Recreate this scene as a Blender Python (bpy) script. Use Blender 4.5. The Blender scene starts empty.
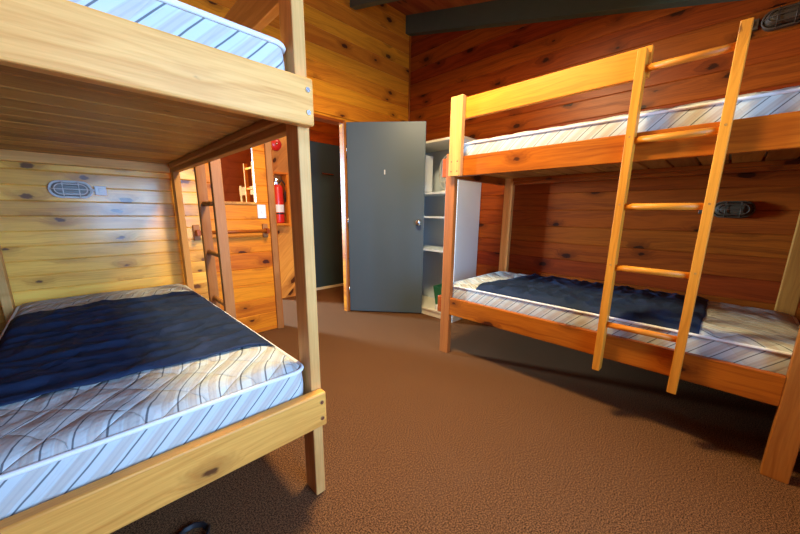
import bpy, bmesh, math, random
from mathutils import Vector, Matrix, noise
random.seed(4)
S = bpy.context.scene
C = S.collection

# ------------------------------------------------------------------ camera
def make_camera():
    yaw, pit, rol = (math.radians(a) for a in (45.0598, 12.0902, -0.6390))
    f = Vector((math.cos(yaw)*math.cos(pit), math.sin(yaw)*math.cos(pit), -math.sin(pit)))
    r = Vector((math.sin(yaw), -math.cos(yaw), 0)); d = f.cross(r)
    r2 = r*math.cos(rol) + d*math.sin(rol); d2 = -r*math.sin(rol) + d*math.cos(rol)
    m = Matrix((r2, -d2, -f)).transposed().to_4x4()
    m.translation = (0, 0, 1.1)
    cam = bpy.data.cameras.new('camera'); o = bpy.data.objects.new('camera', cam); C.objects.link(o)
    o.matrix_world = m
    cam.sensor_width = 36; cam.lens = 36*323.776/800
    cam.shift_x = -0.0022; cam.shift_y = 0.0186
    cam.clip_start = 0.02
    S.camera = o
make_camera()

# ------------------------------------------------------------------ world, lights, exposure
w = bpy.data.worlds.new('world'); S.world = w; w.use_nodes = True
w.node_tree.nodes['Background'].inputs[0].default_value = (0.75, 0.88, 1.0, 1)
w.node_tree.nodes['Background'].inputs[1].default_value = 1.0
def area(name, loc, target, sx, sy, energy, color):
    l = bpy.data.lights.new(name, 'AREA'); l.shape = 'RECTANGLE'; l.size = sx; l.size_y = sy
    l.energy = energy; l.color = color
    o = bpy.data.objects.new(name, l); C.objects.link(o); o.location = loc
    o.rotation_euler = (Vector(target)-Vector(loc)).to_track_quat('-Z', 'Y').to_euler()
    return o
# daylight outside the front window, outside the low side window, outside the next room's window
dl = area('daylight_front', (0.80, -1.40, 1.35), (0.45, 0.5, 1.30), 1.2, 1.4, 60, (0.30, 0.56, 1.0))
dl.data.spread = math.radians(115)
area('daylight_next_room', (-0.08, 6.70, 1.50), (1.5, 2.2, 0.2), 0.6, 1.1, 780, (0.42, 0.70, 1.0))
# the room's ceiling batten light and the next room's one
area('ceiling_light_glow', (1.20, 1.30, 2.55), (1.20, 1.30, 0), 0.30, 0.5, 66, (1.0, 0.79, 0.44))
area('next_room_light_glow', (0.9, 4.3, 2.75), (0.9, 4.3, 0), 0.3, 0.9, 8, (1.0, 0.84, 0.60))
area('hall_light_glow', (2.2, 3.45, 2.38), (2.2, 3.45, 0), 0.2, 0.3, 3, (1.0, 0.84, 0.60))
S.view_settings.view_transform = 'Standard'
S.view_settings.look = 'None'
S.view_settings.exposure = 0.35
S.view_settings.gamma = 1
S.view_settings.use_curve_mapping = False

# ------------------------------------------------------------------ node materials
class NT:
    def __init__(s, name):
        s.m = bpy.data.materials.new(name); s.m.use_nodes = True
        s.t = s.m.node_tree; s.b = s.t.nodes['Principled BSDF']
    def n(s, typ, **kw):
        x = s.t.nodes.new(typ)
        for k, v in kw.items(): setattr(x, k, v)
        return x
    def l(s, a, b): s.t.links.new(a, b)
    def inp(s, sock, v):
        if isinstance(v, (int, float, tuple)): sock.default_value = v
        else: s.l(v, sock)
    def math(s, op, a, b=None, c=None, clamp=False):
        x = s.n('ShaderNodeMath', operation=op, use_clamp=clamp)
        s.inp(x.inputs[0], a)
        if b is not None: s.inp(x.inputs[1], b)
        if c is not None: s.inp(x.inputs[2], c)
        return x.outputs[0]
    def comb(s, a, b, c):
        x = s.n('ShaderNodeCombineXYZ')
        for i, v in enumerate((a, b, c)): s.inp(x.inputs[i], v)
        return x.outputs[0]
    def noise(s, vec, scale=1.0, detail=3, rough=0.55, dist=0.0):
        x = s.n('ShaderNodeTexNoise'); s.l(vec, x.inputs['Vector'])
        x.inputs['Scale'].default_value = scale; x.inputs['Detail'].default_value = detail
        x.inputs['Roughness'].default_value = rough; x.inputs['Distortion'].default_value = dist
        return x.outputs['Fac']
    def mix(s, f, a, b):
        x = s.n('ShaderNodeMix', data_type='RGBA')
        s.inp(x.inputs[0], f)
        for i, v in ((6, a), (7, b)): s.inp(x.inputs[i], v)
        return x.outputs[2]
    def smooth(s, v, lo, hi):
        x = s.n('ShaderNodeMapRange', interpolation_type='SMOOTHSTEP'); s.inp(x.inputs[0], v)
        x.inputs[1].default_value = lo; x.inputs[2].default_value = hi
        return x.outputs[0]
    def bump(s, h, dist, strength=1.0):
        x = s.n('ShaderNodeBump'); x.inputs['Strength'].default_value = strength
        x.inputs['Distance'].default_value = dist; s.l(h, x.inputs['Height'])
        s.l(x.outputs[0], s.b.inputs['Normal'])
def c4(c): return (c[0], c[1], c[2], 1.0)

def wood(name, light, dark, knot, along='X', across='Z', pitch=0.0, off=0.0, rough=0.4, knots=1.0, coat=0.0, vary=0.25, kscale=(2.2, 9.0), tilt=0.0):
    """pine: long grain, rings that bend round elliptical knots, each board its own tone"""
    N = NT(name)
    tc = N.n('ShaderNodeTexCoord'); sep = N.n('ShaderNodeSeparateXYZ'); mp = N.n('ShaderNodeMapping'); mp.inputs['Rotation'].default_value = (0, tilt, 0)
    N.l(tc.outputs['Object'], mp.inputs[0]); N.l(mp.outputs[0], sep.inputs[0])
    ax = {'X': 0, 'Y': 1, 'Z': 2}
    third = [k for k in 'XYZ' if k not in (along, across)][0]
    u, v, q = (sep.outputs[ax[k]] for k in (along, across, third))
    oi = N.n('ShaderNodeObjectInfo')
    if pitch:
        bid = N.math('FLOOR', N.math('DIVIDE', N.math('SUBTRACT', v, off), pitch))
    else:
        bid = N.math('MULTIPLY', oi.outputs['Random'], 57.0)
    wn = N.n('ShaderNodeTexWhiteNoise', noise_dimensions='1D'); N.l(bid, wn.inputs['W'])
    r = wn.outputs['Value']
    uu = N.math('ADD', u, N.math('MULTIPLY', r, 23.0))
    vv = N.math('ADD', v, N.math('MULTIPLY', r, 7.3))
    # knots
    kv = N.comb(N.math('MULTIPLY', uu, kscale[0]), N.math('MULTIPLY', vv, kscale[1]), 0.0)
    vor = N.n('ShaderNodeTexVoronoi', voronoi_dimensions='2D'); N.l(kv, vor.inputs['Vector'])
    vor.inputs['Scale'].default_value = 1.0; vor.inputs['Randomness'].default_value = 0.9
    sc = N.n('ShaderNodeSeparateColor'); N.l(vor.outputs['Color'], sc.inputs[0])
    # metric distance to the knot centre
    ps = N.n('ShaderNodeSeparateXYZ'); N.l(vor.outputs['Position'], ps.inputs[0])
    dx = N.math('DIVIDE', N.math('SUBTRACT', N.math('MULTIPLY', uu, kscale[0]), ps.outputs[0]), kscale[0]*1.9)
    dy = N.math('DIVIDE', N.math('SUBTRACT', N.math('MULTIPLY', vv, kscale[1]), ps.outputs[1]), kscale[1])
    dist = N.math('SQRT', N.math('ADD', N.math('MULTIPLY', dx, dx), N.math('MULTIPLY', dy, dy)))
    wob = N.noise(N.comb(N.math('MULTIPLY', uu, 30.0), N.math('MULTIPLY', vv, 60.0), q), 1.0, 2)
    dist = N.math('ADD', dist, N.math('MULTIPLY', N.math('SUBTRACT', wob, 0.5), 0.022))
    rad = N.math('MULTIPLY', N.math('MULTIPLY', N.math('SUBTRACT', sc.outputs[0], 1.0 - 0.36*knots, clamp=True), 0.048), 1.0)
    kn = N.math('SUBTRACT', 1.0, N.smooth(N.math('SUBTRACT', dist, rad), -0.003, 0.005))
    kn = N.math('MULTIPLY', kn, N.smooth(rad, 0.001, 0.004))
    halo = N.math('MULTIPLY', N.math('SUBTRACT', 1.0, N.smooth(N.math('SUBTRACT', dist, rad), 0.0, 0.05)), N.smooth(rad, 0.001, 0.006))
    # rings: warped coordinate across the board
    warp = N.noise(N.comb(N.math('MULTIPLY', uu, 1.3), N.math('MULTIPLY', vv, 7.0), q), 1.0, 2)
    rv = N.math('ADD', N.math('ADD', N.math('MULTIPLY', vv, 1.0), N.math('MULTIPLY', warp, 0.16)), N.math('MULTIPLY', halo, 0.045))
    rings = N.math('ADD', N.math('MULTIPLY', N.math('SINE', N.math('MULTIPLY', rv, 330.0)), 0.5), 0.5)
    big = N.noise(N.comb(N.math('MULTIPLY', uu, 1.1), N.math('MULTIPLY', rv, 26.0), N.math('MULTIPLY', q, 3.0)), 1.0, 3)
    fine = N.noise(N.comb(N.math('MULTIPLY', uu, 9.0), N.math('MULTIPLY', vv, 210.0), N.math('MULTIPLY', q, 210.0)), 1.0, 3)
    g = N.math('ADD', N.math('MULTIPLY', N.math('POWER', rings, 2.0), 0.17), N.math('MULTIPLY', N.smooth(big, 0.35, 0.75), 0.62))
    g = N.math('ADD', g, N.math('MULTIPLY', N.math('SUBTRACT', fine, 0.5), 0.95), clamp=True)
    col = N.mix(g, c4(light), c4(dark))
    col = N.mix(N.math('MULTIPLY', halo, 0.55), col, c4(tuple(a*0.5+b*0.5 for a, b in zip(dark, knot))))
    col = N.mix(N.math('MULTIPLY', kn, 0.92), col, c4(knot))
    hsv = N.n('ShaderNodeHueSaturation'); N.l(col, hsv.inputs['Color'])
    N.l(N.math('ADD', 1.0 - vary*0.55, N.math('MULTIPLY', r, vary)), hsv.inputs['Value'])
    N.l(N.math('ADD', 0.490, N.math('MULTIPLY', r, 0.014)), hsv.inputs['Hue'])
    N.l(hsv.outputs[0], N.b.inputs['Base Color'])
    N.l(N.math('ADD', rough, N.math('MULTIPLY', N.math('SUBTRACT', big, 0.5), 0.16)), N.b.inputs['Roughness'])
    N.b.inputs['Coat Weight'].default_value = coat; N.b.inputs['Coat Roughness'].default_value = 0.16; N.b.inputs['Specular IOR Level'].default_value = 0.2
    N.bump(N.math('ADD', g, N.math('MULTIPLY', kn, -0.6)), 0.0006, 0.5)
    return N.m

def plain(name, col, rough=0.5, metal=0.0, var=0.0, scale=40, bumpd=0.0, coat=0.0):
    N = NT(name)
    tc = N.n('ShaderNodeTexCoord')
    nz = N.noise(tc.outputs['Object'], scale, 3)
    N.l(N.mix(nz, c4(tuple(max(0, x*(1-var)) for x in col)), c4(tuple(min(1, x*(1+var)) for x in col))), N.b.inputs['Base Color'])
    N.b.inputs['Roughness'].default_value = rough; N.b.inputs['Metallic'].default_value = metal
    N.b.inputs['Coat Weight'].default_value = coat
    if bumpd: N.bump(nz, bumpd, 0.6)
    return N.m

def carpet():
    N = NT('carpet'); tc = N.n('ShaderNodeTexCoord'); P = tc.outputs['Object']
    a = N.noise(P, 185, 2, 0.8); b = N.noise(P, 480, 2, 0.8); c = N.noise(P, 2.2, 3)
    x = N.mix(N.smooth(a, 0.40, 0.62), (0.034, 0.012, 0.004, 1), (0.245, 0.106, 0.040, 1))
    x = N.mix(N.math('MULTIPLY', N.smooth(b, 0.52, 0.70), 0.6), x, (0.38, 0.22, 0.11, 1))
    x = N.mix(N.math('MULTIPLY', N.smooth(c, 0.45, 0.75), 0.15), x, (0.16, 0.08, 0.04, 1))
    N.l(x, N.b.inputs['Base Color']); N.b.inputs['Roughness'].default_value = 0.95
    N.b.inputs['Specular IOR Level'].default_value = 0.05
    N.bump(N.math('ADD', a, b), 0.002, 0.5)
    return N.m

def ticking():
    """striped mattress ticking; UV in metres, stripes run along U"""
    N = NT('ticking'); uv = N.n('ShaderNodeUVMap'); sep = N.n('ShaderNodeSeparateXYZ'); N.l(uv.outputs[0], sep.inputs[0])
    v = sep.outputs[1]
    nz = N.noise(uv.outputs[0], 8, 2)
    v2 = N.math('ADD', v, N.math('MULTIPLY', nz, 0.006))
    f = N.math('FRACT', N.math('DIVIDE', v2, 0.056))
    def band(a, b, s=0.015):
        return N.math('MULTIPLY', N.smooth(f, a-s, a+s), N.math('SUBTRACT', 1.0, N.smooth(f, b-s, b+s)))
    base = (0.55, 0.59, 0.56, 1)
    x = N.mix(N.math('MULTIPLY', band(0.10, 0.50, 0.03), 0.65), base, (0.49, 0.43, 0.35, 1))
    fs = N.math('FRACT', N.math('DIVIDE', v2, 0.0125))
    x = N.mix(N.math('MULTIPLY', N.math('MULTIPLY', N.smooth(fs, 0.55, 0.75), band(0.08, 0.62, 0.03)), 0.30), x, (0.36, 0.33, 0.32, 1))
    x = N.mix(N.math('MULTIPLY', band(0.890, 0.960, 0.012), 0.9), x, (0.09, 0.10, 0.11, 1))
    N.l(x, N.b.inputs['Base Color']); N.b.inputs['Roughness'].default_value = 0.8; N.b.inputs['Specular IOR Level'].default_value = 0.2
    tc = N.n('ShaderNodeTexCoord')
    # quilting: soft puffs between crossing stitch lines
    q = N.n('ShaderNodeMapping'); N.l(tc.outputs['Object'], q.inputs[0])
    sp = N.n('ShaderNodeSeparateXYZ'); N.l(tc.outputs['Object'], sp.inputs[0])
    s1 = N.math('ABSOLUTE', N.math('SINE', N.math('MULTIPLY', N.math('ADD', N.math('ADD', sp.outputs[0], sp.outputs[1]), N.math('MULTIPLY', sp.outputs[2], 0.9)), 22.0)))
    s2 = N.math('ABSOLUTE', N.math('SINE', N.math('MULTIPLY', N.math('ADD', N.math('SUBTRACT', sp.outputs[0], sp.outputs[1]), N.math('MULTIPLY', sp.outputs[2], 0.9)), 22.0)))
    h = N.math('MULTIPLY', N.math('POWER', s1, 0.35), N.math('POWER', s2, 0.35))
    h = N.math('ADD', h, N.math('MULTIPLY', N.noise(tc.outputs['Object'], 26, 3), 0.9))
    ge = N.n('ShaderNodeNewGeometry'); gs = N.n('ShaderNodeSeparateXYZ'); N.l(ge.outputs['Normal'], gs.inputs[0])
    h = N.math('MULTIPLY', h, N.math('ADD', 0.28, N.math('MULTIPLY', N.smooth(gs.outputs[2], 0.2, 0.8), 0.72)))
    N.bump(h, 0.009, 0.9)
    return N.m

def navy():
    N = NT('navy_cloth'); tc = N.n('ShaderNodeTexCoord'); P = tc.outputs['Object']
    a = N.noise(P, 5, 4, 0.6, 0.8); b = N.noise(P, 600, 1)
    N.l(N.mix(a, (0.011, 0.021, 0.048, 1), (0.020, 0.036, 0.078, 1)), N.b.inputs['Base Color'])
    N.b.inputs['Roughness'].default_value = 0.65; N.b.inputs['Specular IOR Level'].default_value = 0.12
    N.bump(N.math('ADD', a, N.math('MULTIPLY', b, 0.04)), 0.020, 0.8)
    return N.m

def emis(name, col, st):
    N = NT(name); N.b.inputs['Base Color'].default_value = c4(col)
    N.b.inputs['Emission Color'].default_value = c4(col); N.b.inputs['Emission Strength'].default_value = st
    return N.m

ORL, ORD, ORK = (0.80, 0.27, 0.014), (0.50, 0.115, 0.006), (0.060, 0.014, 0.005)
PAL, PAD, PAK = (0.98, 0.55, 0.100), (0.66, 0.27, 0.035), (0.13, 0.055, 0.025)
M = {}
M['wall_red_y'] = wood('pine_boards_right', (0.345, 0.066, 0.006), (0.135, 0.020, 0.002), (0.030, 0.006, 0.002), 'Y', 'Z', 0.142, 0.0, 0.36, 1.25)
M['wall_side_blocker'] = wood('pine_boards_side', (0.345, 0.066, 0.006), (0.135, 0.020, 0.002), (0.035, 0.008, 0.003), 'X', 'Z', 0.142, 0.0, 0.36, 1.25)
M['wall_or_x'] = wood('pine_boards_back', ORL, ORD, ORK, 'X', 'Z', 0.142, 0.033, 0.38, 1.2)
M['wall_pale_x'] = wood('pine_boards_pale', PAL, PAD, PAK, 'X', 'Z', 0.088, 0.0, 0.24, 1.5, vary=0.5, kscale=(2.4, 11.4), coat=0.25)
M['ceil_y'] = wood('ceiling_boards', (0.40, 0.12, 0.03), (0.24, 0.06, 0.012), ORK, 'X', 'Y', 0.14, 0.0, 0.5)
M['hall_pine'] = wood('pine_boards_hall', (0.74, 0.36, 0.07), (0.52, 0.19, 0.03), ORK, 'X', 'Z', 0.142, 0.0, 0.4, 1.6, vary=0.4, tilt=math.radians(45))
for a, ac in (('X', 'Z'), ('Y', 'Z'), ('Z', 'Y')):
    M['pale_'+a] = wood('pale_pine_'+a.lower(), (0.90, 0.455, 0.120), (0.62, 0.24, 0.042), (0.12, 0.045, 0.03), a, ac, rough=0.42, knots=0.7, vary=0.2)  # on the left bunk this paleness is window light put into the colour
    M['brown_'+a] = wood('brown_pine_'+a.lower(), (0.50, 0.23, 0.060), (0.32, 0.12, 0.022), (0.07, 0.02, 0.008), a, ac, rough=0.42, knots=0.6, vary=0.2)
    M['orange_'+a] = wood('orange_pine_'+a.lower(), (0.43, 0.103, 0.008), (0.20, 0.032, 0.003), (0.05, 0.009, 0.003), a, ac, rough=0.36, knots=1.5, vary=0.2)
    M['gold_'+a] = wood('golden_pine_'+a.lower(), (0.72, 0.255, 0.026), (0.48, 0.14, 0.010), (0.16, 0.05, 0.01), a, ac, rough=0.38, knots=0.4, vary=0.12)
M['dark_Z'] = wood('dark_pine_z', (0.16, 0.06, 0.015), (0.09, 0.03, 0.008), (0.03, 0.01, 0.004), 'Z', 'Y', rough=0.5)
M['russet_Z'] = wood('russet_pine_z', (0.46, 0.17, 0.030), (0.28, 0.080, 0.012), (0.06, 0.015, 0.005), 'Z', 'Y', rough=0.4, knots=0.7, vary=0.1)
M['tan_X'] = wood('tan_pine_x', (0.84, 0.40, 0.075), (0.58, 0.21, 0.030), (0.09, 0.03, 0.01), 'X', 'Z', rough=0.42, knots=0.8, vary=0.1)
M['tan_Z'] = wood('tan_pine_z', (0.76, 0.42, 0.125), (0.52, 0.23, 0.045), (0.09, 0.03, 0.01), 'Z', 'Y', rough=0.42, knots=0.6, vary=0.1)
M['slat_pale'] = wood('slat_boards', (0.58, 0.30, 0.070), (0.38, 0.16, 0.03), (0.07, 0.02, 0.008), 'X', 'Y', 0.1327, 0.004, 0.45, 0.8, vary=0.55)
M['carpet'] = carpet(); M['tick'] = ticking(); M['navy'] = navy()
M['piping'] = plain('piping_tape', (0.80, 0.80, 0.78), 0.7, var=0.05)
M['door'] = plain('door_paint', (0.085, 0.120, 0.145), 0.38, var=0.05, scale=3, bumpd=0.0006)
M['hall_paint'] = plain('dark_blue_paint', (0.034, 0.064, 0.088), 0.45, var=0.08, scale=4)
M['white'] = plain('white_paint', (0.68, 0.77, 0.84), 0.45, var=0.03, scale=6)
M['cream'] = plain('cream_paint', (0.80, 0.74, 0.58), 0.5, var=0.03, scale=6)
M['plastic'] = plain('white_plastic', (0.80, 0.80, 0.77), 0.35)
M['greyplastic'] = plain('grey_plastic', (0.45, 0.44, 0.40), 0.35)
M['steel'] = plain('steel', (0.62, 0.62, 0.62), 0.25, metal=1.0)
M['dark'] = plain('black_rubber', (0.012, 0.012, 0.013), 0.5)
M['green_beam'] = plain('green_beam_paint', (0.065, 0.098, 0.065), 0.5, var=0.1, scale=12)
M['green_bin'] = plain('green_plastic', (0.02, 0.16, 0.08), 0.4)
M['red'] = plain('red_paint', (0.62, 0.02, 0.015), 0.3)
M['brownplastic'] = plain('brown_plastic', (0.075, 0.040, 0.018), 0.6)
def glass():
    N = NT('lens_glass'); N.b.inputs['Base Color'].default_value = (0.42, 0.46, 0.44, 1)
    N.b.inputs['Roughness'].default_value = 0.22; N.b.inputs['Transmission Weight'].default_value = 0.25
    tc = N.n('ShaderNodeTexCoord'); sp = N.n('ShaderNodeSeparateXYZ'); N.l(tc.outputs['Object'], sp.inputs[0])
    N.bump(N.math('SINE', N.math('MULTIPLY', sp.outputs[2], 420.0)), 0.002, 0.8)
    return N.m
M['glass'] = glass()
M['dull_glass'] = plain('dull_lens', (0.06, 0.035, 0.016), 0.5)
M['lamp'] = emis('lamp_diffuser', (1.0, 0.93, 0.8), 3.0)

# ------------------------------------------------------------------ mesh helpers
def link(name, bm, mat, parent=None, smooth=False, loc=None):
    me = bpy.data.meshes.new(name); bm.to_mesh(me); bm.free()
    o = bpy.data.objects.new(name, me); C.objects.link(o)
    if mat: me.materials.append(mat)
    if parent: o.parent = parent
    if loc: o.location = loc
    if smooth:
        for p in me.polygons: p.use_smooth = True
    return o
def bx(bm, x0, x1, y0, y1, z0, z1, bev=0.0, seg=1):
    r = bmesh.ops.create_cube(bm, size=1.0)
    vs = r['verts']
    for v in vs:
        v.co = Vector((x0+(v.co.x+.5)*(x1-x0), y0+(v.co.y+.5)*(y1-y0), z0+(v.co.z+.5)*(z1-z0)))
    if bev:
        es = list({e for v in vs for e in v.link_edges})
        bmesh.ops.bevel(bm, geom=es, offset=bev, segments=seg, affect='EDGES', profile=0.5)
def box(name, x0, x1, y0, y1, z0, z1, mat, parent=None, bev=0.003, seg=1):
    bm = bmesh.new(); bx(bm, x0, x1, y0, y1, z0, z1, bev, seg)
    return link(name, bm, mat, parent)
def cyl(bm, p0, p1, r0, r1=None, seg=20, caps=True):
    r1 = r0 if r1 is None else r1
    p0, p1 = Vector(p0), Vector(p1); d = p1-p0
    m = Matrix.Translation((p0+p1)/2) @ d.to_track_quat('Z', 'Y').to_matrix().to_4x4()
    bmesh.ops.create_cone(bm, cap_ends=caps, segments=seg, radius1=r0, radius2=r1, depth=d.length, matrix=m)
def tube(bm, pts, r, seg=8, closed=False):
    pts = [Vector(p) for p in pts]; n = len(pts); rings = []
    up = Vector((0, 0, 1))
    for i, p in enumerate(pts):
        a = pts[(i-1) % n] if (closed or i) else p; b = pts[(i+1) % n] if (closed or i < n-1) else p
        t = (b-a).normalized(); s = t.cross(up)
        if s.length < 1e-3: s = t.cross(Vector((0, 1, 0)))
        s.normalize(); u2 = s.cross(t)
        rings.append([bm.verts.new(p + r*(math.cos(k*math.tau/seg)*s + math.sin(k*math.tau/seg)*u2)) for k in range(seg)])
    for i in range(n if closed else n-1):
        A, B = rings[i], rings[(i+1) % n]
        for k in range(seg): bm.faces.new((A[k], A[(k+1) % seg], B[(k+1) % seg], B[k]))
    if not closed: bm.faces.new(rings[0][::-1]); bm.faces.new(rings[-1])
def lathe(bm, prof, mat4=None, seg=28):
    rings = []
    for r, z in prof:
        rings.append([bm.verts.new((r*math.cos(k*math.tau/seg), r*math.sin(k*math.tau/seg), z)) for k in range(seg)])
    for A, B in zip(rings, rings[1:]):
        for k in range(seg): bm.faces.new((A[k], A[(k+1) % seg], B[(k+1) % seg], B[k]))
    bm.faces.new(rings[0][::-1]); bm.faces.new(rings[-1])
    if mat4:
        vs = [v for ring in rings for v in ring]
        bmesh.ops.transform(bm, matrix=mat4, verts=vs)
def empty(name, loc, label, cat, group=None, rz=0.0):
    o = bpy.data.objects.new(name, None); C.objects.link(o); o.location = loc; o.rotation_euler = (0, 0, rz)
    o.empty_display_size = 0.1
    o['label'] = label; o['category'] = cat
    if group: o['group'] = group
    return o
def tag(o, label, cat, group=None):
    o['label'] = label; o['category'] = cat
    if group: o['group'] = group
    return o
def struct(o): o['kind'] = 'structure'; return o
def lab(o, s): o['label'] = s; return o

# ------------------------------------------------------------------ the room
XR, YB, XL, YF = 3.01, 2.924, -0.47, -1.30     # right wall, back wall, left wall, front wall
def ceil_z(y): return 3.245 - 0.256*(2.924-y)

def plank_bm(u0, u1, z0, z1, pitch, off, put, th=0.018, holes=(), ch=0.0045):
    """horizontal boards with V joints; put(u, d, z) places a point, d = depth behind the face"""
    bm = bmesh.new()
    k = math.floor((z0-off)/pitch)
    zs = [z0] + [off+pitch*j for j in range(k+1, k+200) if z0 < off+pitch*j < z1] + [z1]
    cuts = sorted({h[i] for h in holes for i in (2, 3) if z0 < h[i] < z1})
    for a, b in zip(zs, zs[1:]):
        segs = [a] + [c for c in cuts if a+1e-4 < c < b-1e-4] + [b]
        for c0, c1 in zip(segs, segs[1:]):
            ivs = [(u0, u1)]
            for h in holes:
                if h[2] < (c0+c1)/2 < h[3]:
                    n = []
                    for s, e in ivs:
                        if h[1] <= s or h[0] >= e: n.append((s, e)); continue
                        if s < h[0]: n.append((s, h[0]))
                        if h[1] < e: n.append((h[1], e))
                    ivs = n
            for s, e in ivs:
                lo = ch if c0 == a else 0; hi = ch if c1 == b else 0
                prof = [(th, c0), (ch if lo else 0, c0), (0, c0+lo), (0, c1-hi), (ch if hi else 0, c1), (th, c1)]
                A = [bm.verts.new(put(s, d, z)) for d, z in prof]; B = [bm.verts.new(put(e, d, z)) for d, z in prof]
                n = len(prof)
                for i in range(n): bm.faces.new((A[i], A[(i+1) % n], B[(i+1) % n], B[i]))
                bm.faces.new(A[::-1]); bm.faces.new(B)
    bmesh.ops.recalc_face_normals(bm, faces=bm.faces)
    return bm

# floor
bm = bmesh.new(); bx(bm, XL-0.1, 3.15, YF-0.1, 6.8, -0.06, 0.0)
struct(link('floor', bm, M['carpet']))
# back wall: pale boards behind the left bunk, orange boards round the doorway and the opening
OPX0, OPX1, OPZ0, OPZ1 = 0.80, 1.134, 1.163, 2.02
DX0, DX1, DZ = 1.28, 2.045, 1.985
back = lambda u, d, z: (u, YB+d, z)
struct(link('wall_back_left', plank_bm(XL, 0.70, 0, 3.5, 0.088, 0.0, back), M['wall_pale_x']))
struct(link('wall_back_center', plank_bm(0.70, XR, 0, 3.5, 0.142, 0.033, back,
            holes=((OPX0, OPX1, OPZ0, OPZ1), (DX0, DX1, -1, DZ))), M['wall_or_x']))
# the other face and the core of the same wall
bm = bmesh.new()
for a in ((XL, OPX0, 0, 3.5), (OPX0, OPX1+.04, 0, OPZ0), (OPX0, OPX1+.04, OPZ1, 3.5), (OPX1+.04, DX0, 0, 3.5), (DX0, DX1, DZ, 3.5), (DX1, XR, 0, 3.5)):
    bx(bm, a[0], a[1], YB+0.018, YB+0.05, a[2], a[3])
struct(link('wall_back_core', bm, M['wall_or_x']))
# right wall, left wall, front wall with window
struct(link('wall_right', plank_bm(YF, YB, 0, 3.5, 0.142, 0.0, lambda u, d, z: (XR+d, u, z)), M['wall_red_y']))
bm = bmesh.new(); bx(bm, XR+0.018, XR+0.1, YF, 6.7, 0, 3.5); struct(link('wall_right_core', bm, M['wall_red_y']))
struct(link('wall_left', plank_bm(YF, YB, 0, 3.5, 0.142, 0.0, lambda u, d, z: (XL-d, u, z)), M['wall_red_y']))
struct(link('wall_side_blocker', plank_bm(2.03, XR, 0, 3.5, 0.142, 0.0, lambda u, d, z: (u, -.395-d, z)), M['wall_side_blocker']))  # wall stub added to keep window light off the right bunk
bm = bmesh.new(); bx(bm, 2.03, XR, -.46, -.413, 0, 3.5); struct(link('wall_side_blocker_core', bm, M['wall_side_blocker']))
WX0, WX1, WZ0, WZ1 = 0.15, 1.45, 0.60, 2.08
struct(link('wall_front', plank_bm(XL, XR, 0, 3.5, 0.142, 0.0, lambda u, d, z: (u, YF-d, z), holes=((WX0, WX1, WZ0, WZ1),)), M['wall_or_x']))
bm = bmesh.new()
bx(bm, WX0, WX0+.05, YF-.06, YF+.01, WZ0, WZ1); bx(bm, WX1-.05, WX1, YF-.06, YF+.01, WZ0, WZ1)
bx(bm, WX0, WX1, YF-.06, YF+.01, WZ0, WZ0+.05); bx(bm, WX0, WX1, YF-.06, YF+.01, WZ1-.05, WZ1)
bx(bm, .78, .82, YF-.06, YF+.01, WZ0, WZ1)
struct(link('window_1', bm, M['white']))
# raked ceiling and its beams
def raked(name, x0, x1, y0, y1, zt, zb, mat):
    bm = bmesh.new()
    v = [bm.verts.new((x, y, ceil_z(y)+dz)) for dz in (zb, zt) for x, y in ((x0, y0), (x1, y0), (x1, y1), (x0, y1))]
    for f in ((3, 2, 1, 0), (4, 5, 6, 7), (0, 1, 5, 4), (1, 2, 6, 5), (2, 3, 7, 6), (3, 0, 4, 7)): bm.faces.new([v[i] for i in f])
    return link(name, bm, mat)
struct(raked('ceiling', XL-.1, XR+.1, YF-.1, YB+.05, 0.05, 0.0, M['ceil_y']))
struct(raked('beam_right', XR-0.075, XR, YF, YB, 0.0, -0.180, M['green_beam']))
struct(raked('beam_center', 2.17, 2.235, YF, YB, 0.0, -0.215, M['green_beam']))
struct(raked('beam_left', 0.55, 0.615, YF, YB, 0.0, -0.215, M['green_beam']))
# corner bead, door lining and casings, cap of the half wall
bm = bmesh.new(); bx(bm, XR-.018, XR, YB-.018, YB, 1.9, 3.07, 0.004); struct(link('trim_1', bm, M['orange_Z']))
bm = bmesh.new(); bx(bm, 1.237, 1.290, YB-.022, YB, 0, DZ+0.012, 0.003); struct(link('trim_2', bm, M['brown_Z']))
bm = bmesh.new(); bx(bm, DX0, DX0+.022, YB-.005, YB+.10, 0, DZ); struct(link('trim_3', bm, M['orange_Z']))
bm = bmesh.new(); bx(bm, 2.046, 2.070, YB-.024, YB+.05, 0, DZ+.012, 0.003); struct(link('trim_4', bm, M['russet_Z']))
bm = bmesh.new(); bx(bm, 1.237, 2.070, YB-.014, YB+.10, DZ-.018, DZ+.012, 0.003); struct(link('trim_5', bm, M['orange_X']))
bm = bmesh.new(); bx(bm, OPX0-.01, OPX1, YB-.012, YB+.052, OPZ0-.012, OPZ0+.010, 0.003); struct(link('trim_6', bm, M['hall_pine']))

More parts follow.
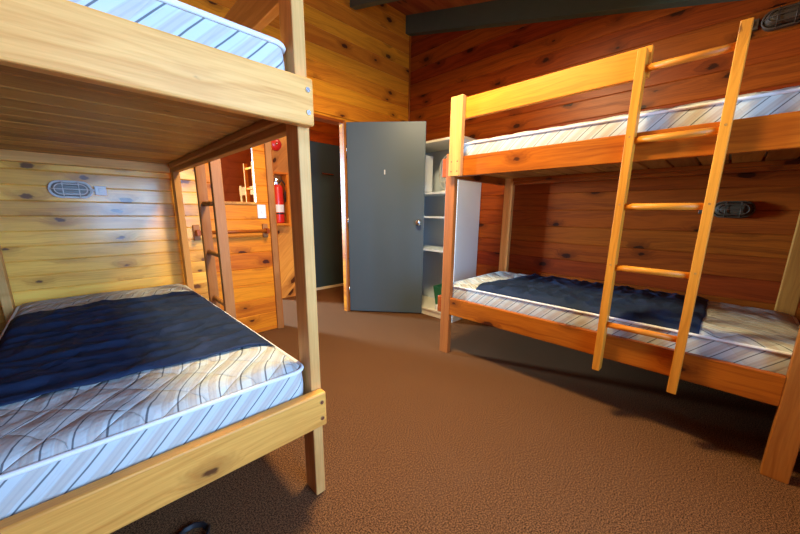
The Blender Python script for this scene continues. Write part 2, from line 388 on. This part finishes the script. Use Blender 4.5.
# ---- the hall and the next room
HY = 3.95
bm = bmesh.new(); bx(bm, 1.70, 2.20, HY, HY+.018, 0, 3.4); struct(link('wall_hall_pine', bm, M['hall_pine']))
bm = bmesh.new(); bx(bm, 1.70, XR, HY+.118, HY+.17, 0, 3.4); struct(link('wall_hall_core', bm, M['wall_red_y']))
bm = bmesh.new(); bx(bm, 1.70, 2.20, HY+.018, HY+.118, 0, 3.4); struct(link('wall_hall_fill', bm, M['wall_red_y']))
struct(link('wall_hall_upper', plank_bm(2.20, XR, 2.00, 3.4, 0.142, 0.0, lambda u, d, z: (u, HY+.10+d, z)), M['wall_red_y']))
bm = bmesh.new(); bx(bm, 2.20, XR, HY+.100, HY+.118, 0, 2.0); struct(link('wall_hall_painted', bm, M['hall_paint']))
bm = bmesh.new(); bx(bm, 2.20, XR, HY+.085, HY+.100, 0, 0.035, 0.002); struct(link('baseboard_hall', bm, M['cream']))
bm = bmesh.new(); bx(bm, XL-.1, XR+.1, YB+.05, 6.8, 3.3, 3.36); struct(link('ceiling_next_room', bm, M['ceil_y']))
bm = bmesh.new(); bx(bm, 1.28, XR, YB+.10, HY+.1, 2.42, 2.47); struct(link('ceiling_hall', bm, M['ceil_y']))
struct(link('wall_next_room_back', plank_bm(XL, XR, 0, 3.4, 0.142, 0.0, lambda u, d, z: (u, 6.60+d, z), holes=((-.42, .26, .85, 2.15),)), M['ceil_y']))
struct(link('wall_next_room_left', plank_bm(YB+.09, 6.6, 0, 3.4, 0.142, 0.0, lambda u, d, z: (XL-d, u, z)), M['wall_red_y']))
bm = bmesh.new()
bx(bm, -.42, -.38, 6.59, 6.66, .85, 2.15); bx(bm, .22, .26, 6.59, 6.66, .85, 2.15)
bx(bm, -.42, .26, 6.59, 6.66, .85, .89); bx(bm, -.42, .26, 6.59, 6.66, 2.11, 2.15)
struct(link('window_2', bm, M['white']))

# ---- the open door
hx, hy = 2.072, 2.893; ex, ey = 2.588, 2.278
ang = math.atan2(ey-hy, ex-hx); DW = math.hypot(ex-hx, ey-hy)
bm = bmesh.new(); bx(bm, 0, DW, 0, 0.038, 0.012, DZ-.004, 0.002)
door = struct(link('door_1', bm, M['door'])); door.location = (hx, hy, 0); door.rotation_euler = (0, 0, ang)
door['label'] = 'grey-blue painted flush door standing open into the room'
# local frame: +x towards the free edge, -y towards the camera
bm = bmesh.new()
rot = Matrix.Translation((DW-.055, 0, 1.0)) @ Matrix.Rotation(math.pi/2, 4, 'X')
lathe(bm, [(.034, 0), (.034, .004), (.020, .008), (.013, .014), (.013, .030), (.026, .038), (.029, .050), (.024, .062), (.008, .066)], rot)
link('door_knob', bm, M['steel'], door, True)
bm = bmesh.new(); bx(bm, DW-.0015, DW+.002, .008, .030, .955, 1.045); link('latch_plate', bm, M['steel'], door)
bm = bmesh.new(); bx(bm, .385, .397, -.004, .001, 1.48, 1.525, 0.001); lab(link('door_plate', bm, M['plastic'], door), 'small white upright tab on the grey door')
for z in (0.25, 1.0, 1.72):
    bm = bmesh.new(); cyl(bm, (-.004, .002, z-.045), (-.004, .002, z+.045), .006, seg=10); link('hinge', bm, M['steel'], door, True)
# catch on the hall's painted wall
bm = bmesh.new(); bx(bm, 2.50, 2.66, HY+.085, HY+.100, 1.60, 1.615, .002); cyl(bm, (2.48, HY+.07, 1.61), (2.48, HY+.1, 1.61), .01, seg=10)
tag(link('coat_hook', bm, M['steel']), 'small pale metal hook on the dark blue hall wall', 'hook')

# ------------------------------------------------------------------ bunk beds
L, D = 1.866, 0.920
PT, PW = 0.040, 0.082
ZL0, ZL1, ZU0, ZU1 = 0.325, 0.459, 1.355, 1.487
def bolt(parent, x, y, z, axis):
    bm = bmesh.new(); d = Vector(axis)
    cyl(bm, Vector((x, y, z)), Vector((x, y, z))+d*.004, .0085, .007, 12)
    return link('bolt', bm, M['steel'], parent, False)
def make_bunk(loc, rz, label, post_m, rail_m, end_m, guard_m, ladder_m, tall_far=False, ladder_y=(0.418, 0.743), guard_post=True, guard=True, group='timber bunk beds'):
    t = empty('bunk_bed', loc, label, 'bunk bed', None, rz)
    g = M
    for (x0, y0, nm) in ((0, 0, 'fn'), (0, L-PW, 'ff'), (D-PT, 0, 'bn'), (D-PT, L-PW, 'bf')):
        h = 1.90 if (tall_far and nm == 'ff') else 1.515
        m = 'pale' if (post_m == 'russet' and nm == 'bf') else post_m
        box('post', x0, x0+PT, y0, y0+PW, 0, h, g[m+'_Z'], t, 0.004, 2)
    for z0, z1 in ((ZL0, ZL1), (ZU0, ZU1)):
        for x0 in (0.002, D-.037):
            box('side_rail', x0, x0+.035, PW, L-PW, z0, z1, g[rail_m+'_Y'], t, 0.004, 2)
        for y0, s in ((-.040, -1), (L, 1)):
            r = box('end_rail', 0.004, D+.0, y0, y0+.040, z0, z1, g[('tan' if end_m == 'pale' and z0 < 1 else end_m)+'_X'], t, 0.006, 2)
            for bxp in (.024, D-.022):
                for zz in (z0+.035, z1-.035): bolt(r, bxp, y0 if s < 0 else y0+.04, zz, (0, s, 0))
        # ledgers and slat boards
        for x0 in (.0375, D-.0375-.022):
            box('ledger', x0, x0+.022, PW+.001, L-PW-.001, z1-.105, z1-.078, g[rail_m+'_Y'], t, 0.002)
        n = 14; y = 0.004; wv = (L-.008)/n
        for k in range(n):
            a, b = y+k*wv+.0055, y+(k+1)*wv-.0055
            xo = .041 if (a < PW+.002 or b > L-PW-.002) else .0385
            box('slat', xo, D-xo, a, b, z1-.077, z1-.058, g['slat_pale'], t, 0.004)
    # guard board
    gy1 = L-.062 if guard_post else L-.01
    if guard: box('guard_board', .001, .031, ladder_y[1]-.028, gy1, 1.725, 1.857, g[guard_m+'_Y'], t, 0.004, 2)
    if guard_post:
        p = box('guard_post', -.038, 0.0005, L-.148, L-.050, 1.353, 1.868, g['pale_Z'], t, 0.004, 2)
        for yy, zz in ((L-.125, 1.385), (L-.075, 1.385), (L-.125, 1.45), (L-.075, 1.45)):
            bm = bmesh.new(); cyl(bm, (-.038, yy, zz), (-.0395, yy, zz), .0045, seg=10); link('screw', bm, M['dark'], p)
    # ladder fixed to the front
    for yc in ladder_y:
        r = box('ladder_rail', -.055, 0.0, yc-.018, yc+.018, .265, 1.832, g[ladder_m+'_Z'], t, 0.003, 2)
        for zz in (1.46, .85, 1.15):
            bm = bmesh.new(); cyl(bm, (-.055, yc, zz), (-.0562, yc, zz), .005, seg=10); link('dowel_plug', bm, M['brown_Z'], r)
    for zz in (1.752, 1.447, 1.140, .835, .528):
        bm = bmesh.new(); cyl(bm, (-.028, ladder_y[0]+.010, zz), (-.028, ladder_y[1]-.010, zz), .0155, seg=18)
        link('rung', bm, g[ladder_m+'_Y'], t, True)
    return t

MW, ML, MRC = .812, 1.842, .045
def mattress_top(x, y, zt, seed):
    e = max(0.0, min(x, MW-x, y, ML-y))
    crown = (1-math.exp(-e/.03))*.022
    s = y+.045*math.sin(x*15)
    q = abs(math.sin(math.pi*s/.16)); q2 = abs(math.sin(math.pi*(x+.03*math.sin(y*19))/.22))
    puff = (min(1, q*1.7)**.5*.7+min(1, q2*1.9)**.5*.3)*.010*min(1, e/.03)
    return zt+crown+puff+.004*noise.noise(Vector((x*5, y*5, seed)))*min(1, e/.05)
def make_mattress(loc, rz, label, z_bottom, height=.165):
    """local: x 0..W, y 0..LM; quilted top, rounded corners, piping along both edges"""
    W, LM = .812, 1.842
    t = empty('mattress', loc, label, 'mattress', None, rz)
    rc = .045
    def outline(ins, n=8):
        pts = []
        for cx_, cy_, a0 in ((W-rc, rc, -90), (W-rc, LM-rc, 0), (rc, LM-rc, 90), (rc, rc, 180)):
            for k in range(n+1):
                a = math.radians(a0+90*k/n); pts.append((cx_+(rc-ins)*math.cos(a), cy_+(rc-ins)*math.sin(a)))
        # subdivide straight runs
        out = []
        for i, p in enumerate(pts):
            q = pts[(i+1) % len(pts)]; out.append(p)
            d = math.hypot(q[0]-p[0], q[1]-p[1]); m = int(d/.06)
            for j in range(1, m): out.append((p[0]+(q[0]-p[0])*j/m, p[1]+(q[1]-p[1])*j/m))
        return out
    bm = bmesh.new(); uvl = bm.loops.layers.uv.new('UVMap')
    zt = height-.022
    prof = [(.010, 0.0), (.001, .012), (-.003, .05), (-.004, height*.5), (-.002, zt-.03), (.002, zt)]
    rings = [[bm.verts.new((x, y, z)) for x, y in outline(i)] for i, z in prof]
    base = outline(0); n = len(base); per = [0]
    for i in range(n): per.append(per[-1]+math.hypot(base[(i+1) % n][0]-base[i][0], base[(i+1) % n][1]-base[i][1]))
    ca, sa = math.cos(math.radians(45)), math.sin(math.radians(45))
    for (A, B), (z0, z1) in zip(zip(rings, rings[1:]), zip([p[1] for p in prof], [p[1] for p in prof][1:])):
        for k in range(n):
            f = bm.faces.new((A[k], A[(k+1) % n], B[(k+1) % n], B[k]))
            for lp, (s, z) in zip(f.loops, ((per[k], z0), (per[k+1], z0), (per[k+1], z1), (per[k], z1))):
                lp[uvl].uv = (s*ca+z*sa, -s*sa*1.0+z*ca)
    bm.faces.new(rings[0][::-1])
    # top: grid, soft crown with quilted puffs
    nx, ny = 44, 92
    def top(i, j):
        a, b = i/nx, j/ny
        x, y = .002+a*(W-.004), .002+b*(LM-.004)
        # pull the corners round
        for cx_, cy_, sx, sy in ((rc, rc, -1, -1), (W-rc, rc, 1, -1), (rc, LM-rc, -1, 1), (W-rc, LM-rc, 1, 1)):
            dx, dy = (x-cx_)*sx, (y-cy_)*sy
            if dx > 0 and dy > 0:
                m = max(dx, dy); h = math.hypot(dx, dy); x = cx_+sx*dx*m/h*.97; y = cy_+sy*dy*m/h*.97
        return Vector((x, y, mattress_top(x, y, zt, z_bottom)))
    g = [[bm.verts.new(top(i, j)) for j in range(ny+1)] for i in range(nx+1)]
    c2, s2 = math.cos(math.radians(28)), math.sin(math.radians(28))
    for i in range(nx):
        for j in range(ny):
            f = bm.faces.new((g[i][j], g[i+1][j], g[i+1][j+1], g[i][j+1]))
            for lp in f.loops:
                x, y = lp.vert.co.x, lp.vert.co.y
                wv = .012*math.sin(y*24)+.010*math.sin(x*20)
                lp[uvl].uv = (x*s2+y*c2, x*c2-y*s2+wv)
    link('mattress_body', bm, M['tick'], t, True)
    for z, ins in ((zt, -.002), (.014, -.001)):
        bm = bmesh.new(); tube(bm, [(x, y, z) for x, y in outline(ins)], .0075, 8, True)
        link('piping', bm, M['piping'], t, True)
    return t, zt

def make_cover(loc, rz, label, x0, x1, y0, y1, seed, skew, zt, mseed):
    """navy sheet lying over the middle of a mattress; a thin solid with folds"""
    nx, ny = 60, 90
    bm = bmesh.new(); th = .003
    def P(i, j, dz):
        a, b = i/nx, j/ny
        x = x0+a*(x1-x0)
        ya = y0+.012*noise.noise(Vector((a*4, seed, 0))); yb = y1+skew*(a-.5)+.02*noise.noise(Vector((a*4, seed+9, 0)))
        y = ya+b*(yb-ya)
        e = min(a, 1-a)*(x1-x0); e2 = min(b, 1-b)*(y1-y0)
        n1 = noise.noise(Vector((x*2.0+seed, y*9, seed))); n2 = noise.noise(Vector((x*5+y*8, y*5-x*6, seed+3)))
        ridge = (1-abs(n1))**5*.014+(1-abs(n2))**6*.010+.003*noise.noise(Vector((x*22, y*26, seed)))
        edge = min(1, e/.04)*min(1, e2/.03+.3)
        return Vector((x, y, mattress_top(x, y, zt, mseed)+.0045+dz+max(0.0, ridge)*edge))
    top = [[bm.verts.new(P(i, j, th)) for j in range(ny+1)] for i in range(nx+1)]
    bot = [[bm.verts.new(P(i, j, 0)) for j in range(ny+1)] for i in range(nx+1)]
    for i in range(nx):
        for j in range(ny):
            bm.faces.new((top[i][j], top[i+1][j], top[i+1][j+1], top[i][j+1]))
            bm.faces.new((bot[i][j], bot[i][j+1], bot[i+1][j+1], bot[i+1][j]))
    for i in range(nx):
        bm.faces.new((top[i][0], bot[i][0], bot[i+1][0], top[i+1][0])); bm.faces.new((top[i][ny], top[i+1][ny], bot[i+1][ny], bot[i][ny]))
    for j in range(ny):
        bm.faces.new((top[0][j], top[0][j+1], bot[0][j+1], bot[0][j])); bm.faces.new((top[nx][j], bot[nx][j], bot[nx][j+1], top[nx][j+1]))
    bmesh.ops.recalc_face_normals(bm, faces=bm.faces)
    o = link('bed_cover', bm, M['navy'], None, True); o.location = loc; o.rotation_euler = (0, 0, rz)
    tag(o, label, 'bed cover')
    return o

RB = (1.968, -.336); LB = (.568, 2.856)
make_bunk((RB[0], RB[1], 0), 0, 'orange pine bunk bed along the right wall with pale ladder and guard board', 'russet', 'orange', 'orange', 'gold', 'gold')
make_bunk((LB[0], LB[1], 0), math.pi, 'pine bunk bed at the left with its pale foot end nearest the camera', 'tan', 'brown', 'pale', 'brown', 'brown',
          tall_far=True, ladder_y=(.470, .780), guard_post=False)  # same timber as the right bunk; window light painted in as paler wood
make_bunk((2.08, 4.17, 0), 0, 'brown pine bunk bed with golden ladder in the next room, seen through the wall opening', 'brown', 'brown', 'brown', 'gold', 'gold', ladder_y=(1.12, 1.45), guard_post=False, guard=False)

def bed_set(base, rz, zs, where, covers):
    for z, lb, cv in zip(zs, where, covers):
        ox, oy = .052, .012
        px = base[0]+math.cos(rz)*ox-math.sin(rz)*oy; py = base[1]+math.sin(rz)*ox+math.cos(rz)*oy
        t, zt = make_mattress((px, py, z), rz, lb, z)
        if cv:
            make_cover((px, py, z), rz, cv[0], .003, .809, cv[1], cv[2], cv[3], cv[4], zt, z)
bed_set(RB, 0, (ZL1-.057, ZU1-.057),
        ('striped mattress on the lower bunk of the bed by the right wall', 'striped mattress on the upper bunk of the bed by the right wall'),
        (('dark navy cover lying across the lower right mattress behind the ladder', .355, 1.53, 3.0, -.10), None))
bed_set(LB, math.pi, (ZL1-.057, ZU1-.057),
        ('striped quilted mattress on the lower bunk nearest the camera at left', 'pale blue striped mattress on the upper bunk at top left'),
        (('wrinkled navy blue cover lying across the lower left mattress', .41, 1.565, 11.0, -0.07), None))

# ------------------------------------------------------------------ bulkhead lamps
def make_lamp(loc, rz, label, tone='plastic', side=1):
    """local: wall is y=0, lamp projects to -y, long axis x"""
    t = empty('bulkhead_lamp', loc, label, 'wall lamp', 'oval bulkhead lamps with wire guards on the walls', rz)
    def stad(hw, hh, y, n=10):
        pts = []
        for cx_, a0 in ((hw-hh, -90), (-(hw-hh), 90)):
            for k in range(n+1):
                a = math.radians(a0+180*k/n); pts.append((cx_+hh*math.cos(a), y, hh*math.sin(a)))
        return pts
    def loft(name, secs, mat):
        bm = bmesh.new(); R = [[bm.verts.new(p) for p in stad(*s)] for s in secs]; n = len(R[0])
        for A, B in zip(R, R[1:]):
            for k in range(n): bm.faces.new((A[k], A[(k+1) % n], B[(k+1) % n], B[k]))
        bm.faces.new(R[0]); bm.faces.new(R[-1][::-1]); bmesh.ops.recalc_face_normals(bm, faces=bm.faces)
        return link(name, bm, mat, t, False)
    loft('lamp_base', [(.098, .051, 0), (.098, .051, -.020), (.094, .047, -.026)], M[tone])
    loft('lens', [(.086, .040, -.026), (.084, .038, -.048), (.074, .030, -.062), (.055, .015, -.068)], M['glass' if tone == 'plastic' else 'dull_glass'])
    bm = bmesh.new(); tube(bm, stad(.094, .047, -.030), .0055, 8, True); tube(bm, stad(.072, .030, -.070), .003, 6, True)
    link('guard_ring', bm, M[tone], t, True)
    for x in (-.035, .035):
        bm = bmesh.new(); tube(bm, [(x, -.030, -.047), (x, -.060, -.042), (x, -.074, -.025), (x, -.076, 0), (x, -.074, .025), (x, -.060, .042), (x, -.030, .047)], .0028, 6)
        link('guard_wire', bm, M[tone], t, True)
    bm = bmesh.new(); tube(bm, [(-.092, -.032, 0), (-.076, -.068, 0), (-.03, -.0775, 0), (.03, -.0775, 0), (.076, -.068, 0), (.092, -.032, 0)], .0028, 6)
    link('guard_wire', bm, M[tone], t, True)
    b = box('switch_box', side*.135-.028, side*.135+.028, -.028, 0, -.028, .028, M[tone], t, .003, 2)
    box('rocker', side*.135-.010, side*.135+.010, -.034, -.027, -.014, .014, M[tone], b, .002)
    bm = bmesh.new(); cyl(bm, (side*.095, -.012, 0), (side*.110, -.012, 0), .008, seg=10); link('conduit', bm, M[tone], t, True)
    return t
make_lamp((.012, YB, 1.216), 0, 'white oval bulkhead lamp on the pale boards over the lower left bunk', 'plastic', 1)
make_lamp((XR, .012, 1.142), -math.pi/2, 'oval bulkhead lamp on the dark wall under the upper right bunk', 'brownplastic', -1)
make_lamp((XR, -.033, 2.198), -math.pi/2, 'oval bulkhead lamp high on the right wall above the upper mattress', 'brownplastic', -1)

# ------------------------------------------------------------------ white shelf unit behind the door
t = empty('shelf_unit', (2.60, 1.87, 0), 'white painted open shelf unit between the door and the right bunk', 'shelves')
SH, SD, SW = 1.775, .40, 1.03
def part(name, a, mat, lb=None):
    o = box(name, *a, M[mat], t, .0015)
    return o
part('side_panel', (0, SD, 0, .018, 0, SH), 'white'); part('side_panel', (0, SD, SW-.018, SW, 0, SH), 'white')
part('back_panel', (SD-.006, SD, .018, SW-.018, 0.0, SH), 'white')
part('top_board', (-.004, SD, -.002, SW, SH, SH+.022), 'cream')
part('bottom_board', (0, SD-.006, .018, SW-.018, .060, .080), 'cream')
part('plinth', (.012, .030, .018, SW-.018, 0, .060), 'cream')
for z in (1.295, 1.055, .715): part('shelf', (.002, SD-.006, .018, SW-.018, z-.009, z+.009), 'white')

# desk fan and heater panel on the shelf, green bin at the bottom
t = empty('desk_fan', (2.78, 2.135, 1.3045), 'round grey and white desk fan on the top shelf', 'fan', None, math.radians(-28))
bm = bmesh.new(); lathe(bm, [(.075, 0), (.078, .008), (.060, .020), (.018, .030), (.016, .045)]); link('fan_base', bm, M['plastic'], t, True)
bm = bmesh.new(); cyl(bm, (0.03, 0, .04), (0.03, 0, .20), .012); cyl(bm, (.02, 0, .20), (.09, 0, .20), .040, .030); link('motor', bm, M['greyplastic'], t, True)
bm = bmesh.new()
R = .165
for k in range(36):
    a = k*math.tau/36
    tube(bm, [(.02, .03*math.cos(a), .20+.03*math.sin(a)), (-.045, R*.6*math.cos(a), .20+R*.6*math.sin(a)), (-.04, R*.92*math.cos(a), .20+R*.92*math.sin(a)), (-.02, R*math.cos(a), .20+R*math.sin(a)), (.02, R*.92*math.cos(a), .20+R*.92*math.sin(a)), (.05, .04*math.cos(a), .20+.04*math.sin(a))], .0014, 5)
for rr, xx in ((R, -.02), (R*.6, -.045), (R*.97, -.028)):
    tube(bm, [(xx, rr*math.cos(k*math.tau/40), .20+rr*math.sin(k*math.tau/40)) for k in range(40)], .003, 6, True)
link('cage', bm, M['plastic'], t, True)
for q in range(3):
    bm = bmesh.new(); a0 = q*math.tau/3
    A = []; B = []
    for k in range(7):
        a = a0+k/6*1.5
        for rad, lst in ((.03, A), (.125, B)):
            lst.append((bm.verts.new((-.012+.022*k/6, rad*math.cos(a), .20+rad*math.sin(a))), bm.verts.new((-.009+.022*k/6, rad*math.cos(a), .20+rad*math.sin(a)))))
    for i in range(6):
        for s in (0, 1):
            bm.faces.new((A[i][s], A[i+1][s], B[i+1][s], B[i][s]))
        bm.faces.new((B[i][0], B[i+1][0], B[i+1][1], B[i][1])); bm.faces.new((A[i][0], A[i+1][0], A[i+1][1], A[i][1]))
    bm.faces.new((A[0][0], A[0][1], B[0][1], B[0][0])); bm.faces.new((A[6][0], A[6][1], B[6][1], B[6][0]))
    link('fan_blade', bm, M['greyplastic'], t, True)

t = empty('panel_heater', (2.70, 2.40, 1.3045), 'white upright box heater beside the fan on the top shelf', 'heater')
box('heater_body', -.07, .13, -.025, .025, .012, .39, M['plastic'], t, .008, 2)
for z in (.10, .15, .20, .25, .30): box('grille_slot', -.0715, -.069, -.016, .016, z, z+.010, M['greyplastic'], t, .0)
box('foot', -.06, -.02, -.03, .06, 0, .013, M['greyplastic'], t, .002); box('foot', .08, .12, -.03, .06, 0, .013, M['greyplastic'], t, .002)

t = empty('waste_bin', (2.79, 2.125, .0805), 'small green plastic bin at the bottom of the white shelves', 'bin')
bm = bmesh.new()
def ringbox(h, z): return [bm.verts.new((sx*h, sy*h*1.0, z)) for sx, sy in ((-1, -1), (1, -1), (1, 1), (-1, 1))]
rr = [ringbox(.065, 0), ringbox(.090, .23), ringbox(.084, .23), ringbox(.060, .006)]
for A, B in zip(rr, rr[1:]):
    for k in range(4): bm.faces.new((A[k], A[(k+1) % 4], B[(k+1) % 4], B[k]))
bm.faces.new(rr[0][::-1]); bm.faces.new(rr[-1]); link('bin_body', bm, M['green_bin'], t)
bm = bmesh.new(); tube(bm, [(-.088, -.088, .232), (.088, -.088, .232), (.088, .088, .232), (-.088, .088, .232)], .006, 8, True); link('rim', bm, M['green_bin'], t, True)
bm = bmesh.new(); lathe(bm, [(.018, 0), (.020, .004), (.020, .034), (.016, .040), (.016, .048)], seg=20)
o = link('small_jar', bm, M['plastic'], None, True); o.location = (2.655, 2.12, .0805)
tag(o, 'tiny white jar in front of the green bin', 'jar')

# ------------------------------------------------------------------ pole rail, light switch on the back wall
t = empty('pole_rail', (.92, YB, .930), 'round pine pole on two brackets across the back wall below the opening', 'rail')
bm = bmesh.new(); cyl(bm, (-.275, -.060, 0), (.285, -.060, 0), .014, seg=18); link('pole', bm, M['orange_X'], t, True)
for x in (-.262, .268):
    b = box('bracket', x-.022, x+.022, -.020, -.0005, -.060, .060, M['brown_Z'], t, .003)
    box('bracket_arm', x-.013, x+.013, -.080, -.020, -.022, .022, M['orange_Z'], b, .003)
t = empty('light_switch', (1.173, YB, 1.095), 'white light switch plate on the boards left of the doorway', 'switch')
box('plate', -.036, .036, -.008, -.0004, -.058, .058, M['plastic'], t, .003, 2)
box('rocker', -.008, .008, -.012, -.0075, -.012, .012, M['plastic'], t, .0015)

# ------------------------------------------------------------------ hall: extinguisher in its timber surround, alarm bell
t = empty('fire_extinguisher', (1.752, HY-.088, .9585), 'red fire extinguisher with white label in a timber surround in the hall', 'fire extinguisher')
bm = bmesh.new(); lathe(bm, [(.050, 0), (.062, .006), (.064, .02), (.064, .41), (.058, .43), (.035, .447), (.020, .452), (.020, .455)]); link('cylinder', bm, M['red'], t, True)
bm = bmesh.new(); lathe(bm, [(.0652, .13), (.0656, .132), (.0656, .215), (.0652, .217)]); link('label', bm, M['plastic'], t, True)
bm = bmesh.new(); lathe(bm, [(.0652, .105), (.0656, .106), (.0656, .122), (.0652, .123)]); link('label_band', bm, M['dark'], t, True)
bm = bmesh.new(); lathe(bm, [(.022, .45), (.022, .475), (.012, .485)]); bx(bm, -.070, .02, -.012, .012, .485, .497, .002); bx(bm, -.062, .02, -.010, .010, .515, .525, .002); bx(bm, .0, .02, -.01, .01, .485, .525, .002)
link('valve_handle', bm, M['steel'], t)
bm = bmesh.new(); tube(bm, [(.02, -.01, .465), (.05, -.03, .50), (.076, -.04, .46), (.075, -.045, .36), (.074, -.04, .25)], .009, 8); link('hose', bm, M['dark'], t, True)
t = empty('extinguisher_surround', (1.752, HY, .92), 'tall pine frame round the extinguisher on the hall wall', 'frame')
box('frame_side', -.110, -.082, -.16, -.0005, 0, .60, M['gold_Z'], t); box('frame_side', .092, .120, -.16, -.0005, 0, .60, M['gold_Z'], t)
box('frame_top', -.110, .120, -.16, -.0005, .601, .625, M['gold_X'], t); box('frame_shelf', -.0815, .0915, -.16, -.0005, .012, .038, M['gold_X'], t)
t = empty('alarm_bell', (1.80, HY, 1.87), 'round red alarm bell high on the hall wall', 'alarm')
bm = bmesh.new(); lathe(bm, [(.070, 0), (.075, .008), (.070, .030), (.045, .045), (.012, .050)], Matrix.Rotation(math.pi/2, 4, 'X')); link('gong', bm, M['red'], t, True)
bm = bmesh.new(); lathe(bm, [(.012, .050), (.012, .056), (.004, .060)], Matrix.Rotation(math.pi/2, 4, 'X'), 14); link('centre_bolt', bm, M['steel'], t, True)

# ------------------------------------------------------------------ ceiling light over the room, black cable under the left bed
t = empty('ceiling_light', (1.20, 1.30, 2.62), 'slim batten light hanging below the raked ceiling', 'ceiling light')
box('housing', -.16, .16, -.28, .28, 0, .05, M['plastic'], t, .006)
box('diffuser', -.14, .14, -.26, .26, -.022, -.0005, M['lamp'], t, .006)
for y in (-.2, .2):
    bm = bmesh.new(); cyl(bm, (0, y, .05), (0, y, ceil_z(1.30+y)-2.62), .006, seg=8); link('hanger', bm, M['steel'], t)
bm = bmesh.new()
tube(bm, [(.045*math.cos(a/10*math.tau)*(1+.04*(a//10)), .045*math.sin(a/10*math.tau)*(1+.04*(a//10)), .007+.004*(a/10)) for a in range(31)], .005, 8)
o = link('power_cable', bm, M['dark'], None, True); o.location = (.135, 1.130, 0)
tag(o, 'coil of black cable on the carpet under the left bed', 'cable')
